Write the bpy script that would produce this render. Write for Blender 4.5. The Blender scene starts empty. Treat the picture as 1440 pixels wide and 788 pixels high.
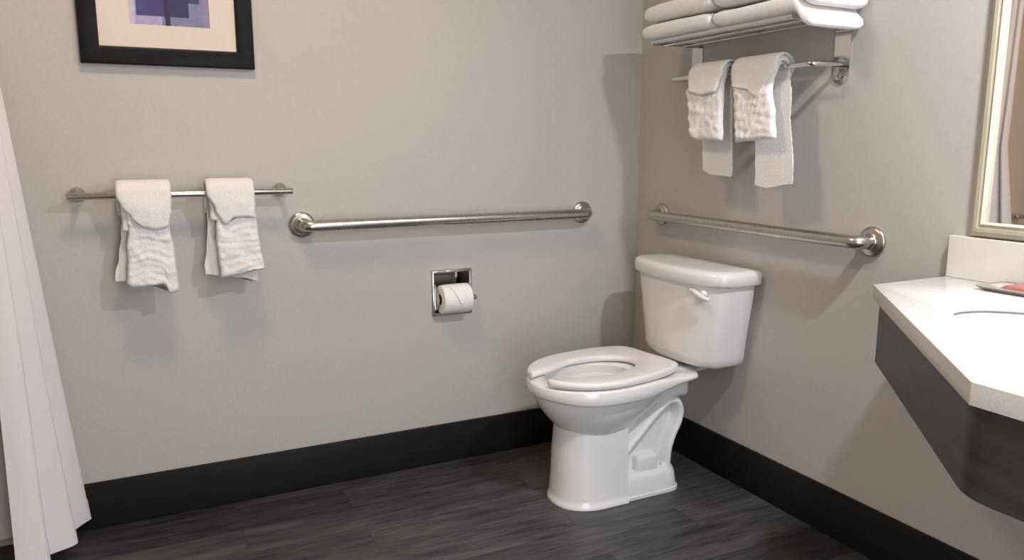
import bpy, bmesh, math, random
from mathutils import Vector, Matrix, noise

random.seed(7)
PI = math.pi
R = math.radians
scene = bpy.context.scene
COL = scene.collection

# ------------------------------------------------------------------ materials
def mat(name, color=(.8, .8, .8), rough=.5, metal=0.0, spec=.5, coat=0.0, sheen=0.0, sss=0.0):
    m = bpy.data.materials.new(name)
    m.use_nodes = True
    b = m.node_tree.nodes['Principled BSDF']
    b.inputs['Base Color'].default_value = (*color, 1)
    b.inputs['Roughness'].default_value = rough
    b.inputs['Metallic'].default_value = metal
    b.inputs['Specular IOR Level'].default_value = spec
    b.inputs['Coat Weight'].default_value = coat
    b.inputs['Coat Roughness'].default_value = .05
    b.inputs['Sheen Weight'].default_value = sheen
    return m

def N(m, kind, **kw):
    n = m.node_tree.nodes.new(kind)
    for k, v in kw.items():
        if hasattr(n, k):
            setattr(n, k, v)
        else:
            n.inputs[k].default_value = v
    return n

def L(m, a, b):
    m.node_tree.links.new(a, b)

def coords(m, scale=(1, 1, 1)):
    t = N(m, 'ShaderNodeTexCoord')
    mp = N(m, 'ShaderNodeMapping')
    mp.inputs['Scale'].default_value = scale
    L(m, t.outputs['Object'], mp.inputs['Vector'])
    return mp.outputs['Vector']

def add_bump(m, height, strength=.2, dist=.002):
    b = N(m, 'ShaderNodeBump')
    b.inputs['Strength'].default_value = strength
    b.inputs['Distance'].default_value = dist
    L(m, height, b.inputs['Height'])
    L(m, b.outputs['Normal'], m.node_tree.nodes['Principled BSDF'].inputs['Normal'])
    return b

def noise_mat(name, c0, c1, scale, rough, bump=.2, dist=.002, stretch=(1, 1, 1), detail=4, **kw):
    """two-tone procedural material with a noise bump"""
    m = mat(name, c0, rough, **kw)
    v = coords(m, stretch)
    n = N(m, 'ShaderNodeTexNoise')
    n.inputs['Scale'].default_value = scale
    n.inputs['Detail'].default_value = detail
    L(m, v, n.inputs['Vector'])
    r = N(m, 'ShaderNodeValToRGB')
    r.color_ramp.elements[0].position = .3
    r.color_ramp.elements[1].position = .7
    r.color_ramp.elements[0].color = (*c0, 1)
    r.color_ramp.elements[1].color = (*c1, 1)
    L(m, n.outputs['Fac'], r.inputs['Fac'])
    L(m, r.outputs['Color'], m.node_tree.nodes['Principled BSDF'].inputs['Base Color'])
    if bump:
        add_bump(m, n.outputs['Fac'], bump, dist)
    return m

M = {}
M['wall'] = noise_mat('greige_wall_paint', (.470, .446, .422), (.490, .466, .442), 90, .55, bump=.28, dist=.0016, detail=3, spec=.35)
M['ceiling'] = noise_mat('ceiling_paint', (.70, .69, .67), (.72, .71, .69), 60, .8, bump=.1)
M['surround'] = noise_mat('beige_shower_panel', (.50, .40, .30), (.53, .43, .33), 6, .35, bump=0)
M['baseboard'] = noise_mat('black_baseboard', (.0085, .0080, .0085), (.013, .012, .0125), 12, .55, bump=.12, dist=.001, stretch=(1, 1, 10), spec=.2)
M['porcelain'] = noise_mat('white_porcelain', (.77, .755, .745), (.79, .775, .765), 3, .16, bump=0, coat=.25)
M['seat'] = noise_mat('white_seat_plastic', (.76, .74, .73), (.78, .76, .75), 4, .28, bump=0)
M['bowl_water'] = mat('bowl_water', (.50, .54, .52), .03)
M['terry'] = noise_mat('white_terry', (.74, .725, .715), (.80, .785, .775), 260, .95, bump=.7, dist=.003, detail=3, spec=.1, sheen=.3)
M['curtain'] = noise_mat('white_curtain_fabric', (.66, .635, .645), (.70, .675, .685), 500, .85, bump=.25, dist=.0006, spec=.15)
M['quartz'] = noise_mat('white_quartz', (.70, .695, .69), (.63, .60, .56), 220, .22, bump=0, detail=5)
M['splash'] = noise_mat('cream_backsplash_stone', (.66, .63, .58), (.70, .67, .62), 25, .3, bump=0, detail=6)
M['sink'] = noise_mat('white_sink_ceramic', (.80, .80, .80), (.82, .82, .82), 3, .1, bump=0)
M['gap_shade'] = noise_mat('grey_gap_shade', (.16, .16, .16), (.2, .2, .2), 30, .6, bump=0)  # shade of the gap under the sink cutout, put into the colour
M['laminate'] = noise_mat('dark_wood_laminate', (.030, .027, .027), (.058, .052, .050), 5, .42, bump=.06, dist=.0006, stretch=(1, 1, 12), detail=6)
M['frame_black'] = noise_mat('black_picture_frame', (.0075, .007, .0075), (.012, .011, .0115), 20, .45, bump=.08, spec=.12)
M['mat_board'] = noise_mat('cream_mat_board', (.66, .585, .51), (.69, .61, .54), 120, .8, bump=.05)
M['mirror_frame'] = noise_mat('cream_mirror_frame', (.42, .39, .28), (.50, .47, .35), 9, .4, bump=.05, stretch=(3, 3, 1))
M['mirror_bead'] = noise_mat('cream_mirror_bead', (.58, .54, .45), (.64, .60, .51), 12, .6, bump=.05, spec=.2)
M['mirror'] = mat('mirror_silvering', (.86, .84, .82), .015, 1.0)
M['paper'] = noise_mat('white_tissue_paper', (.82, .80, .78), (.85, .83, .81), 150, .95, bump=.15, dist=.001)
M['core'] = noise_mat('cardboard_core', (.16, .12, .09), (.2, .15, .11), 60, .9, bump=0)
M['red_packet'] = noise_mat('red_packet', (.42, .14, .13), (.48, .18, .17), 18, .5, bump=0)
M['clear_wrap'] = noise_mat('clear_wrap', (.45, .38, .34), (.6, .52, .48), 40, .2, bump=.3)
M['rubber'] = noise_mat('black_rubber', (.012, .012, .012), (.02, .02, .02), 30, .7, bump=0)
M['lamp_white'] = noise_mat('white_lamp_metal', (.7, .7, .7), (.72, .72, .72), 10, .4, bump=0)

def metal_mat(name, col, rough, brush=None):
    m = mat(name, col, rough, 1.0)
    v = coords(m, brush or (1, 1, 1))
    n = N(m, 'ShaderNodeTexNoise')
    n.inputs['Scale'].default_value = 120 if brush else 4
    L(m, v, n.inputs['Vector'])
    mr = N(m, 'ShaderNodeMapRange')
    mr.inputs['To Min'].default_value = rough * .95
    mr.inputs['To Max'].default_value = rough * 1.05
    L(m, n.outputs['Fac'], mr.inputs['Value'])
    L(m, mr.outputs['Result'], m.node_tree.nodes['Principled BSDF'].inputs['Roughness'])
    return m
M['steel'] = metal_mat('brushed_stainless_steel', (.56, .53, .49), .27, (1, 1, 1))
M['chrome'] = metal_mat('polished_chrome', (.72, .71, .70), .07)
M['dark_chrome'] = metal_mat('recess_chrome', (.30, .30, .31), .12)

# floor: charcoal wood-look vinyl planks running along x
def floor_material():
    m = mat('charcoal_vinyl_planks', (.05, .05, .05), .42, spec=.45)
    bsdf = m.node_tree.nodes['Principled BSDF']
    v = coords(m)
    br = N(m, 'ShaderNodeTexBrick')
    br.offset = .37
    br.offset_frequency = 2
    br.inputs['Scale'].default_value = 1.0
    br.inputs['Brick Width'].default_value = .92
    br.inputs['Row Height'].default_value = .152
    br.inputs['Mortar Size'].default_value = .0012
    br.inputs['Mortar Smooth'].default_value = .3
    br.inputs['Color1'].default_value = (.62, .62, .62, 1)
    br.inputs['Color2'].default_value = (1.25, 1.22, 1.20, 1)
    br.inputs['Mortar'].default_value = (.55, .55, .55, 1)
    mp = N(m, 'ShaderNodeMapping')
    mp.inputs['Location'].default_value = (.31, .06, 0)
    L(m, v, mp.inputs['Vector'])
    L(m, mp.outputs['Vector'], br.inputs['Vector'])
    # per plank offset so the grain breaks at each board
    add = N(m, 'ShaderNodeVectorMath', operation='MULTIPLY_ADD')
    add.inputs[1].default_value = (3.1, 5.3, 2.2)
    L(m, br.outputs['Color'], add.inputs[0])
    L(m, v, add.inputs[2])
    grains = []
    for sc, scale in (((1.3, 9, 1), 3.2), ((3.0, 60, 1), 3.0)):
        mg = N(m, 'ShaderNodeMapping')
        mg.inputs['Scale'].default_value = sc
        L(m, add.outputs['Vector'], mg.inputs['Vector'])
        n = N(m, 'ShaderNodeTexNoise')
        n.inputs['Scale'].default_value = scale
        n.inputs['Detail'].default_value = 6
        n.inputs['Roughness'].default_value = .6
        L(m, mg.outputs['Vector'], n.inputs['Vector'])
        grains.append(n)
    mx = N(m, 'ShaderNodeMix', data_type='FLOAT')
    mx.inputs[0].default_value = .45
    L(m, grains[0].outputs['Fac'], mx.inputs[2])
    L(m, grains[1].outputs['Fac'], mx.inputs[3])
    rp = N(m, 'ShaderNodeValToRGB')
    e = rp.color_ramp.elements
    e[0].position, e[1].position = .36, .68
    e[0].color = (.0135, .0132, .0142, 1)
    e[1].color = (.094, .0905, .094, 1)
    L(m, mx.outputs[0], rp.inputs['Fac'])
    mul = N(m, 'ShaderNodeMix', data_type='RGBA', blend_type='MULTIPLY')
    mul.inputs[0].default_value = 1
    L(m, rp.outputs['Color'], mul.inputs[6])
    L(m, br.outputs['Color'], mul.inputs[7])
    L(m, mul.outputs[2], bsdf.inputs['Base Color'])
    add_bump(m, mx.outputs[0], .12, .002)
    return m
M['floor'] = floor_material()

# ------------------------------------------------------------------ mesh helpers
def bevel_all(bm, w, seg=3, ang=35):
    es = [e for e in bm.edges if len(e.link_faces) == 2 and e.calc_face_angle(0) > R(ang)]
    if es and w > 0:
        bmesh.ops.bevel(bm, geom=es, offset=w, segments=seg, profile=.5, affect='EDGES', clamp_overlap=True)

def add_box(bm, lo, hi, bevel=0, seg=2):
    b2 = bmesh.new()
    vs = [b2.verts.new((x, y, z)) for x in (lo[0], hi[0]) for y in (lo[1], hi[1]) for z in (lo[2], hi[2])]
    for f in ((0, 1, 3, 2), (4, 6, 7, 5), (0, 4, 5, 1), (2, 3, 7, 6), (0, 2, 6, 4), (1, 5, 7, 3)):
        b2.faces.new([vs[i] for i in f])
    bmesh.ops.recalc_face_normals(b2, faces=b2.faces)
    bevel_all(b2, bevel, seg)
    merge(bm, b2)

def merge(bm, b2):
    me = bpy.data.meshes.new('tmp')
    b2.to_mesh(me)
    b2.free()
    bm.from_mesh(me)
    bpy.data.meshes.remove(me)

def loft(bm, rings, closed=True, cap0=True, cap1=True):
    rows = [[bm.verts.new(p) for p in r] for r in rings]
    n = len(rings[0])
    for a, b in zip(rows, rows[1:]):
        for i in range(n if closed else n - 1):
            j = (i + 1) % n
            try:
                bm.faces.new((a[i], a[j], b[j], b[i]))
            except ValueError:
                pass
    if cap0:
        bm.faces.new(list(reversed(rows[0])))
    if cap1:
        bm.faces.new(rows[-1])
    return rows

def tube(bm, pts, r, seg=16, caps=True, flat=1.0, side=None):
    """round (or flattened) bar swept along pts"""
    pts = [Vector(p) for p in pts]
    n = len(pts)
    rs = r if isinstance(r, (list, tuple)) else [r] * n
    tang = []
    for i in range(n):
        a = pts[max(i - 1, 0)]
        b = pts[min(i + 1, n - 1)]
        tang.append((b - a).normalized())
    up = Vector(side) if side else (Vector((0, 0, 1)) if abs(tang[0].z) < .9 else Vector((1, 0, 0)))
    nrm = (up - tang[0] * up.dot(tang[0])).normalized()
    rings = []
    for i in range(n):
        nrm = (nrm - tang[i] * nrm.dot(tang[i])).normalized()
        bi = tang[i].cross(nrm)
        rings.append([pts[i] + nrm * (rs[i] * flat * math.cos(2 * PI * k / seg)) + bi * (rs[i] * math.sin(2 * PI * k / seg)) for k in range(seg)])
    loft(bm, rings, True, caps, caps)

def lathe(bm, prof, org, axis, seg=32):
    """prof: list of (radius, height along axis)"""
    axis = Vector(axis).normalized()
    a = Vector((0, 0, 1)) if abs(axis.z) < .9 else Vector((1, 0, 0))
    u = axis.cross(a).normalized()
    w = axis.cross(u)
    org = Vector(org)
    rings = [[org + axis * h + (u * math.cos(2 * PI * k / seg) + w * math.sin(2 * PI * k / seg)) * max(r, 1e-5) for k in range(seg)] for r, h in prof]
    loft(bm, rings)

def arc_corner(pts, rad, seg=8):
    """polyline with its inner corners rounded"""
    pts = [Vector(p) for p in pts]
    out = [pts[0]]
    for i in range(1, len(pts) - 1):
        a, b, c = pts[i - 1], pts[i], pts[i + 1]
        d0 = (a - b).normalized()
        d1 = (c - b).normalized()
        ang = d0.angle(d1)
        t = min(rad / math.tan(ang / 2), (a - b).length * .49, (c - b).length * .49)
        p0, p1 = b + d0 * t, b + d1 * t
        for k in range(seg + 1):
            s = k / seg
            out.append(p0 * (1 - s) ** 2 + b * (2 * s * (1 - s)) + p1 * s ** 2)
    out.append(pts[-1])
    return out

def obj(name, bm, material, parent=None, angle=40, smooth=True, world=True):
    bmesh.ops.remove_doubles(bm, verts=bm.verts, dist=1e-6)
    bmesh.ops.recalc_face_normals(bm, faces=bm.faces)
    if parent is not None and world:
        p = parent
        off = Vector((0, 0, 0))
        while p is not None:
            off += Vector(p.location)
            p = p.parent
        bmesh.ops.translate(bm, vec=-off, verts=bm.verts)
    me = bpy.data.meshes.new(name)
    bm.to_mesh(me)
    bm.free()
    if smooth:
        me.polygons.foreach_set('use_smooth', [True] * len(me.polygons))
        me.set_sharp_from_angle(angle=R(angle))
    mats = material if isinstance(material, (list, tuple)) else [material]
    for mm in mats:
        me.materials.append(mm)
    o = bpy.data.objects.new(name, me)
    COL.objects.link(o)
    if parent is not None:
        o.parent = parent
    return o

def thing(name, label, cat, loc, group=None):
    o = bpy.data.objects.new(name, None)
    o.empty_display_size = .05
    COL.objects.link(o)
    o.location = loc
    o['label'] = label
    o['category'] = cat
    if group:
        o['group'] = group
    return o

def struct(name, bm, m, **kw):
    o = obj(name, bm, m, None, **kw)
    o['kind'] = 'structure'
    return o

def lerp(a, b, t):
    return a + (b - a) * t

def pw(tab, x):
    """piecewise smooth-linear table lookup"""
    if x <= tab[0][0]:
        return tab[0][1]
    for (x0, y0), (x1, y1) in zip(tab, tab[1:]):
        if x <= x1:
            return lerp(y0, y1, (x - x0) / (x1 - x0))
    return tab[-1][1]

def pws(tab, x):
    if x <= tab[0][0]:
        return tab[0][1]
    for (x0, y0), (x1, y1) in zip(tab, tab[1:]):
        if x <= x1:
            t = (x - x0) / (x1 - x0)
            return lerp(y0, y1, t * t * (3 - 2 * t))
    return tab[-1][1]

# ------------------------------------------------------------------ room shell
XL, YF, ZC = -2.95, -2.95, 2.44
DX0, DX1, DZ = -1.80, -.90, 2.05          # unseen doorway behind the camera, added to let in fill light
# recess for the paper holder
HX0, HX1, HZ0, HZ1 = -.868, -.720, .553, .710

bm = bmesh.new()
add_box(bm, (XL, YF, -.05), (0, 0, 0))
struct('floor', bm, M['floor'], smooth=False)
bm = bmesh.new()
add_box(bm, (XL, YF, ZC), (0, 0, ZC + .05))
struct('ceiling', bm, M['ceiling'], smooth=False)
bm = bmesh.new()
add_box(bm, (XL, 0, 0), (HX0, .12, ZC))
add_box(bm, (HX1, 0, 0), (.1, .12, ZC))
add_box(bm, (HX0, 0, 0), (HX1, .12, HZ0))
add_box(bm, (HX0, 0, HZ1), (HX1, .12, ZC))
struct('wall_back', bm, M['wall'], smooth=False)
bm = bmesh.new()
add_box(bm, (0, YF, 0), (.1, 0, ZC))
struct('wall_right', bm, M['wall'], smooth=False)
bm = bmesh.new()
add_box(bm, (XL - .1, YF, 0), (XL, 0, ZC))
struct('wall_left', bm, M['surround'], smooth=False)
bm = bmesh.new()
add_box(bm, (XL - .1, YF - .1, 0), (DX0, YF, ZC))
add_box(bm, (DX1, YF - .1, 0), (.1, YF, ZC))
add_box(bm, (DX0, YF - .1, DZ), (DX1, YF, ZC))
struct('wall_front', bm, M['wall'], smooth=False)

def baseboard(name, lo, hi, face):
    bm = bmesh.new()
    add_box(bm, lo, hi, .004, 2)
    return struct(name, bm, M['baseboard'])
baseboard('baseboard_back', (-2.17, -.013, 0), (-.0005, 0, .146), 'y')
baseboard('baseboard_right', (-.013, YF, 0), (0, -.0135, .146), 'x')
# beige panel of the shower alcove behind the curtain (seen in the mirror)
bm = bmesh.new()
add_box(bm, (XL, -.008, 0), (-2.175, 0, 2.2), .002, 1)
struct('trim_1', bm, M['surround'])

# ------------------------------------------------------------------ toilet
TY = -.468                       # y of the toilet's centre line
def T(u, v, z):                  # u out from the wall, v across (+ = towards the back wall)
    return Vector((-u, TY + v, z))

def rim_half(u, w=.187, af=.226, uc=.49):
    if u >= uc:
        return w * math.sqrt(max(0, 1 - ((u - uc) / af) ** 2))
    return pw([(.05, .062), (.135, .080), (.158, .118), (.172, .136), (.24, .150), (.36, .172), (.43, .183), (uc, w)], u)

def outline(scale_w=1.0, inset=0.0, ub=.055, uc=.49, af=.226, w=.187, nb=30, nf=20, corner=.02):
    """closed plan outline of the bowl rim incl. the deck under the tank"""
    side = []
    us = [ub + (uc - ub) * k / nb for k in range(nb)]
    for u in us:
        h = rim_half(u) * scale_w - inset
        if u - ub < corner:
            h -= corner * (1 - math.sqrt(max(0, 1 - (1 - (u - ub) / corner) ** 2)))
        side.append((u + (inset if u == us[0] else 0), h))
    for k in range(nf + 1):
        a = PI / 2 * (1 - k / nf)
        side.append((uc + (af - inset) * math.cos(a), (w * scale_w - inset) * math.sin(a)))
    full = [(u, -h) for u, h in side] + [(u, h) for u, h in reversed(side[:-1])]
    return full

def egg(uc, af, ab, w, n=64, nb=2.3):
    pts = []
    for k in range(n):
        a = 2 * PI * k / n
        c, s = math.cos(a), math.sin(a)
        if c >= 0:
            pts.append((uc + af * c, w * s))
        else:
            pts.append((uc - ab * abs(c) ** (2 / nb), w * math.copysign(abs(s) ** (2 / nb), s)))
    return pts

toilet = thing('toilet', 'white two piece floor mounted toilet with open front seat in the corner', 'toilet', (-.35, TY, 0))

def ztop(u):
    return pws([(.20, .407), (.34, .4145)], u)
def zlow(u):
    return pws([(.08, .392), (.22, .388), (.42, .368), (.60, .366), (.715, .374)], u)

bm = bmesh.new()
# rim band and deck
rings = []
rings.append([T(u, v, zlow(u)) for u, v in outline(inset=.016)])
rings.append([T(u, v, zlow(u) + .001) for u, v in outline(inset=.004)])
rings.append([T(u, v, zlow(u) + .006) for u, v in outline(inset=.0)])
rings.append([T(u, v, lerp(zlow(u), ztop(u), .5)) for u, v in outline(inset=.0)])
rings.append([T(u, v, ztop(u) - .007) for u, v in outline(inset=.0005)])
rings.append([T(u, v, ztop(u) - .002) for u, v in outline(inset=.003)])
rings.append([T(u, v, ztop(u)) for u, v in outline(inset=.008)])
n = len(rings[0])
# inner opening following the same number of points
def inner_ring(uc, af, ab, w, z):
    base = outline()
    res = []
    for u, v in base:
        a = math.atan2(v / .187, (u - .50) / (.226 if u > .5 else .45))
        c, s = math.cos(a), math.sin(a)
        res.append(T(uc + (af if c > 0 else ab) * c, w * s, z))
    return res
rings.append(inner_ring(.51, .160, .165, .122, .4148))
rings.append(inner_ring(.51, .152, .158, .115, .4105))
rings.append(inner_ring(.51, .152, .160, .116, .396))
rings.append(inner_ring(.51, .158, .165, .122, .385))
rings.append(inner_ring(.50, .145, .150, .112, .345))
rings.append(inner_ring(.48, .105, .115, .085, .290))
rings.append(inner_ring(.46, .065, .070, .055, .255))
loft(bm, rings, True, True, True)
bowl = obj('bowl', bm, M['porcelain'], toilet, angle=50)
# round belly of the bowl
bm = bmesh.new()
prof = [(.222, .500, .070, .080, .060), (.228, .500, .090, .100, .080), (.240, .498, .110, .130, .098), (.262, .497, .132, .160, .116),
        (.295, .495, .162, .200, .136), (.330, .493, .190, .235, .155), (.358, .492, .204, .252, .163), (.382, .492, .206, .256, .165)]
loft(bm, [[T(u, v, z) for u, v in egg(uc, af, ab, w)] for z, uc, af, ab, w in prof])
obj('belly', bm, M['porcelain'], bowl, angle=60)
bm = bmesh.new()
loft(bm, [[T(u, v, .270) for u, v in egg(.47, .078, .085, .066)], [T(u, v, .271) for u, v in egg(.47, .078, .085, .066)]])
obj('water', bm, M['bowl_water'], bowl)

# pedestal: skirted front block
def ped_ring(z, ub, uf, w, nose, n=16):
    """flat back at ub, straight sides, rounded nose ending at uf"""
    pts = [(ub, -w), (ub + .02, -w), (lerp(ub, uf - nose, .5), -w * 1.0)]
    for k in range(n + 1):
        a = -PI / 2 + PI * k / n
        pts.append((uf - nose + nose * math.cos(a) , w * math.copysign(abs(math.sin(a)) ** .85, math.sin(a))))
    pts += [(lerp(ub, uf - nose, .5), w), (ub + .02, w), (ub, w)]
    return [T(u, v, z) for u, v in pts]
bm = bmesh.new()
loft(bm, [ped_ring(0, .418, .640, .116, .125), ped_ring(.010, .418, .640, .116, .125), ped_ring(.013, .418, .637, .113, .122),
          ped_ring(.03, .418, .634, .111, .120), ped_ring(.10, .418, .630, .107, .118), ped_ring(.18, .418, .628, .103, .118),
          ped_ring(.25, .418, .622, .100, .116), ped_ring(.30, .420, .618, .096, .112), ped_ring(.335, .430, .605, .086, .105)])
bevel_all(bm, .010, 3, 60)
obj('pedestal', bm, M['porcelain'], toilet, angle=50)

# foot plate with its moulded block and the web behind the pedestal
bm = bmesh.new()
def foot_ring(z, u0, u1, w, c):
    pts = [(u1, -w), (u0 + c, -w)]
    for k in range(1, 7):
        a = PI / 2 * k / 6
        pts.append((u0 + c - c * math.sin(a), -w + c - c * math.cos(a)))
    pts += [(u, -v) for u, v in reversed(pts)]
    return [T(u, v, z) for u, v in pts]
loft(bm, [foot_ring(0, .192, .43, .108, .05), foot_ring(.010, .192, .43, .108, .05), foot_ring(.013, .195, .43, .104, .05),
          foot_ring(.060, .200, .43, .098, .05), foot_ring(.074, .205, .43, .093, .05), foot_ring(.080, .215, .43, .083, .045)])
foot = obj('foot', bm, M['porcelain'], toilet, angle=45)
bm = bmesh.new()
add_box(bm, T(.365, -.082, .07), T(.275, .082, .135), .016, 4)
obj('moulded_block', bm, M['porcelain'], foot, angle=50)
for s in (-1, 1):
    bm = bmesh.new()
    lathe(bm, [(0.013, 0), (.013, .006), (.010, .012), (.004, .015), (0, .0155)], T(.246, s * .066, .079), (0, 0, 1), 20)
    obj('bolt_cap', bm, M['seat'], foot)
bm = bmesh.new()
web = [(.44, .0), (.235, .0), (.232, .10), (.225, .17), (.20, .24), (.195, .30), (.20, .37), (.44, .37)]
for s in (-1,):
    b2 = bmesh.new()
    loft(b2, [[T(u, -.052, z) for u, z in web], [T(u, .052, z) for u, z in web]])
    bevel_all(b2, .012, 3, 30)
    merge(bm, b2)
add_box(bm, T(.30, -.075, .31), T(.150, .075, .396), .02, 3)
obj('web', bm, M['porcelain'], toilet, angle=50)

# S shaped trapway
bm = bmesh.new()
ctrl = [(.46, .105), (.41, .160), (.345, .222), (.285, .278), (.240, .308), (.205, .300), (.190, .268), (.196, .228), (.216, .188), (.232, .140), (.236, .09), (.236, .05)]
def spline(ps, k=6):
    out = []
    for i in range(len(ps) - 1):
        p0 = ps[max(i - 1, 0)]; p1 = ps[i]; p2 = ps[i + 1]; p3 = ps[min(i + 2, len(ps) - 1)]
        for j in range(k):
            t = j / k
            out.append(tuple(.5 * (2 * b + (c - a) * t + (2 * a - 5 * b + 4 * c - d) * t * t + (3 * b - a - 3 * c + d) * t ** 3) for a, b, c, d in zip(p0, p1, p2, p3)))
    out.append(tuple(ps[-1]))
    return out
path = spline(ctrl)
tube(bm, [T(u, 0, z) for u, z in path], [.0275 - .002 * (i / len(path)) for i in range(len(path))], 24, flat=3.3, side=(0, 1, 0))
obj('trapway', bm, M['porcelain'], toilet, angle=60)

# open-front seat, sitting a touch askew on the rim
def seat_mesh():
    bm = bmesh.new()
    outer, inner = [], []
    nn = 120
    for k in range(nn + 1):
        t = k / nn
        a = lerp(R(17), R(343), t)
        c, s = math.cos(a), math.sin(a)
        # outer edge: egg in front, straight back with rounded corners behind
        if c >= 0:
            o = (.49 + .226 * c, .187 * s)
        else:
            q = 9.0
            du = .268 * abs(c) ** (2 / q)
            dv = .187 * math.copysign(abs(s) ** (2 / q), s)
            dv *= pw([(0, 1), (.06, .995), (.12, .965), (.18, .90), (.28, .765)], du)
            o = (.49 - du, dv)
        i_w = .098
        if c >= 0:
            i = (.49 + .30 * c, lerp(i_w, .046, pws([(0, 0), (.75, .8), (1, 1)], c)) * math.copysign(min(1, abs(s) * 3.2 if abs(s) < .3125 else 1), s))
            i = (min(i[0], o[0] - .004), i[1])
        else:
            i = (.49 - .165 * abs(c), i_w * s)
        outer.append(o)
        inner.append(i)
    def prof(o, i):
        d = (o[0] - i[0], o[1] - i[1])
        ln = math.hypot(*d) or 1
        e = (d[0] / ln, d[1] / ln)
        r = min(.010, ln * .4)
        z0, z1 = .4190, .4420
        P = []
        def q(base, off, z):
            P.append((base[0] + e[0] * off, base[1] + e[1] * off, z))
        q(o, -r * .5, z0); q(o, 0, z0 + .006); q(o, 0, z1 - .010); q(o, -r * .3, z1 - .004); q(o, -r, z1 - .0008); q(o, -r * 2.0, z1)
        q(i, r * 2.0, z1 - .002); q(i, r, z1 - .003); q(i, r * .3, z1 - .007); q(i, 0, z1 - .012); q(i, 0, z0 + .005); q(i, r * .5, z0)
        return P
    rings = []
    for o, i in zip(outer, inner):
        rings.append([Vector(p) for p in prof(o, i)])
    # close the two arm ends with a rounded nose
    def shrink(ring, f, push):
        c = sum(ring, Vector()) / len(ring)
        return [c + (p - c) * f + push for p in ring]
    e0 = Vector((0, -1, 0)); e1 = Vector((0, 1, 0))
    rings = [shrink(rings[0], .45, e0 * .0085), shrink(rings[0], .8, e0 * .006)] + rings + [shrink(rings[-1], .8, e1 * .006), shrink(rings[-1], .45, e1 * .0085)]
    loft(bm, rings)
    ca, sa = math.cos(R(-SEAT_YAW)), math.sin(R(-SEAT_YAW))
    for v in bm.verts:
        u, w, z = v.co
        du = u - .45
        v.co = T(.45 + du * ca - w * sa, .012 + du * sa + w * ca, z)
    return bm
SEAT_YAW = 8.0
seat = obj('seat', seat_mesh(), M['seat'], toilet, angle=50)
for s in (-1, 1):
    bm = bmesh.new()
    add_box(bm, T(.262, s * .070 - .018 + .02, .408), T(.228, s * .070 + .018 + .02, .426), .006, 3)
    obj('hinge', bm, M['seat'], seat, angle=50)
for u, v in ((.60, -.120), (.60, .120)):
    bm = bmesh.new()
    add_box(bm, T(u + .02, v - .008, .4142), T(u - .02, v + .008, .4200), .002, 2)
    obj('bumper', bm, M['seat'], seat)

# tank and lid: flat back, bowed front
def tank_ring(z, w, ub, us, uf, r=.03, n=28):
    """ub back, us where the sides end, uf the middle of the bowed front"""
    pts = [(ub, -w + .006), (ub + .006, -w), (lerp(ub, us, .5), -w)]
    for k in range(n + 1):
        a = -PI / 2 + PI * k / n
        s = math.sin(a)
        pts.append((us + (uf - us) * math.cos(a) ** .75 if abs(s) < 1 else us, w * math.copysign(abs(s) ** .92, s)))
    pts += [(lerp(ub, us, .5), w), (ub + .006, w), (ub, w - .006)]
    return [T(u, v + .008, z) for u, v in pts]
bm = bmesh.new()
loft(bm, [tank_ring(.424, .165, .03, .10, .165), tank_ring(.428, .180, .024, .105, .180), tank_ring(.438, .189, .020, .11, .188), tank_ring(.46, .193, .02, .112, .191),
          tank_ring(.55, .204, .02, .114, .196), tank_ring(.65, .220, .02, .116, .201), tank_ring(.712, .226, .02, .117, .204)])
tank = obj('tank', bm, M['porcelain'], toilet, angle=50)
bm = bmesh.new()
loft(bm, [tank_ring(.706, .228, .02, .12, .206), tank_ring(.707, .240, .012, .122, .216), tank_ring(.713, .244, .010, .124, .220), tank_ring(.735, .245, .010, .124, .221),
          tank_ring(.746, .242, .011, .123, .218), tank_ring(.752, .234, .016, .120, .211), tank_ring(.755, .218, .024, .114, .198), tank_ring(.756, .15, .05, .10, .16)])
obj('tank_lid', bm, M['porcelain'], toilet, angle=50)
bm = bmesh.new()
lathe(bm, [(.014, 0), (.014, .008), (.011, .014), (.006, .017)], T(.180, -.160, .680), (-1, 0, 0), 20)
pts = [T(.196, -.150, .682), T(.206, -.150, .684), T(.210, -.163, .683), T(.208, -.185, .676), T(.205, -.205, .670)]
pts = [T(.210, -.128, .690), T(.211, -.142, .689), T(.211, -.162, .682), T(.206, -.186, .673), T(.199, -.206, .669)]
tube(bm, pts, [.006, .0075, .0085, .008, .006], 14, flat=1.0)
obj('flush_lever', bm, M['seat'], toilet, angle=60)
bm = bmesh.new()
lathe(bm, [(.024, 0), (.03, .004), (.03, .020), (.024, .024)], T(.10, .0, .403), (0, 0, 1), 24)
obj('tank_gasket', bm, M['rubber'], toilet)

# ------------------------------------------------------------------ grab bars and towel bar
def wall_pt(wall, a, d, z):
    """a along the wall, d out from it"""
    return Vector((a, -d, z)) if wall == 'back' else Vector((-d, a, z))
def wall_dir(wall):
    return Vector((0, -1, 0)) if wall == 'back' else Vector((-1, 0, 0))

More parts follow.
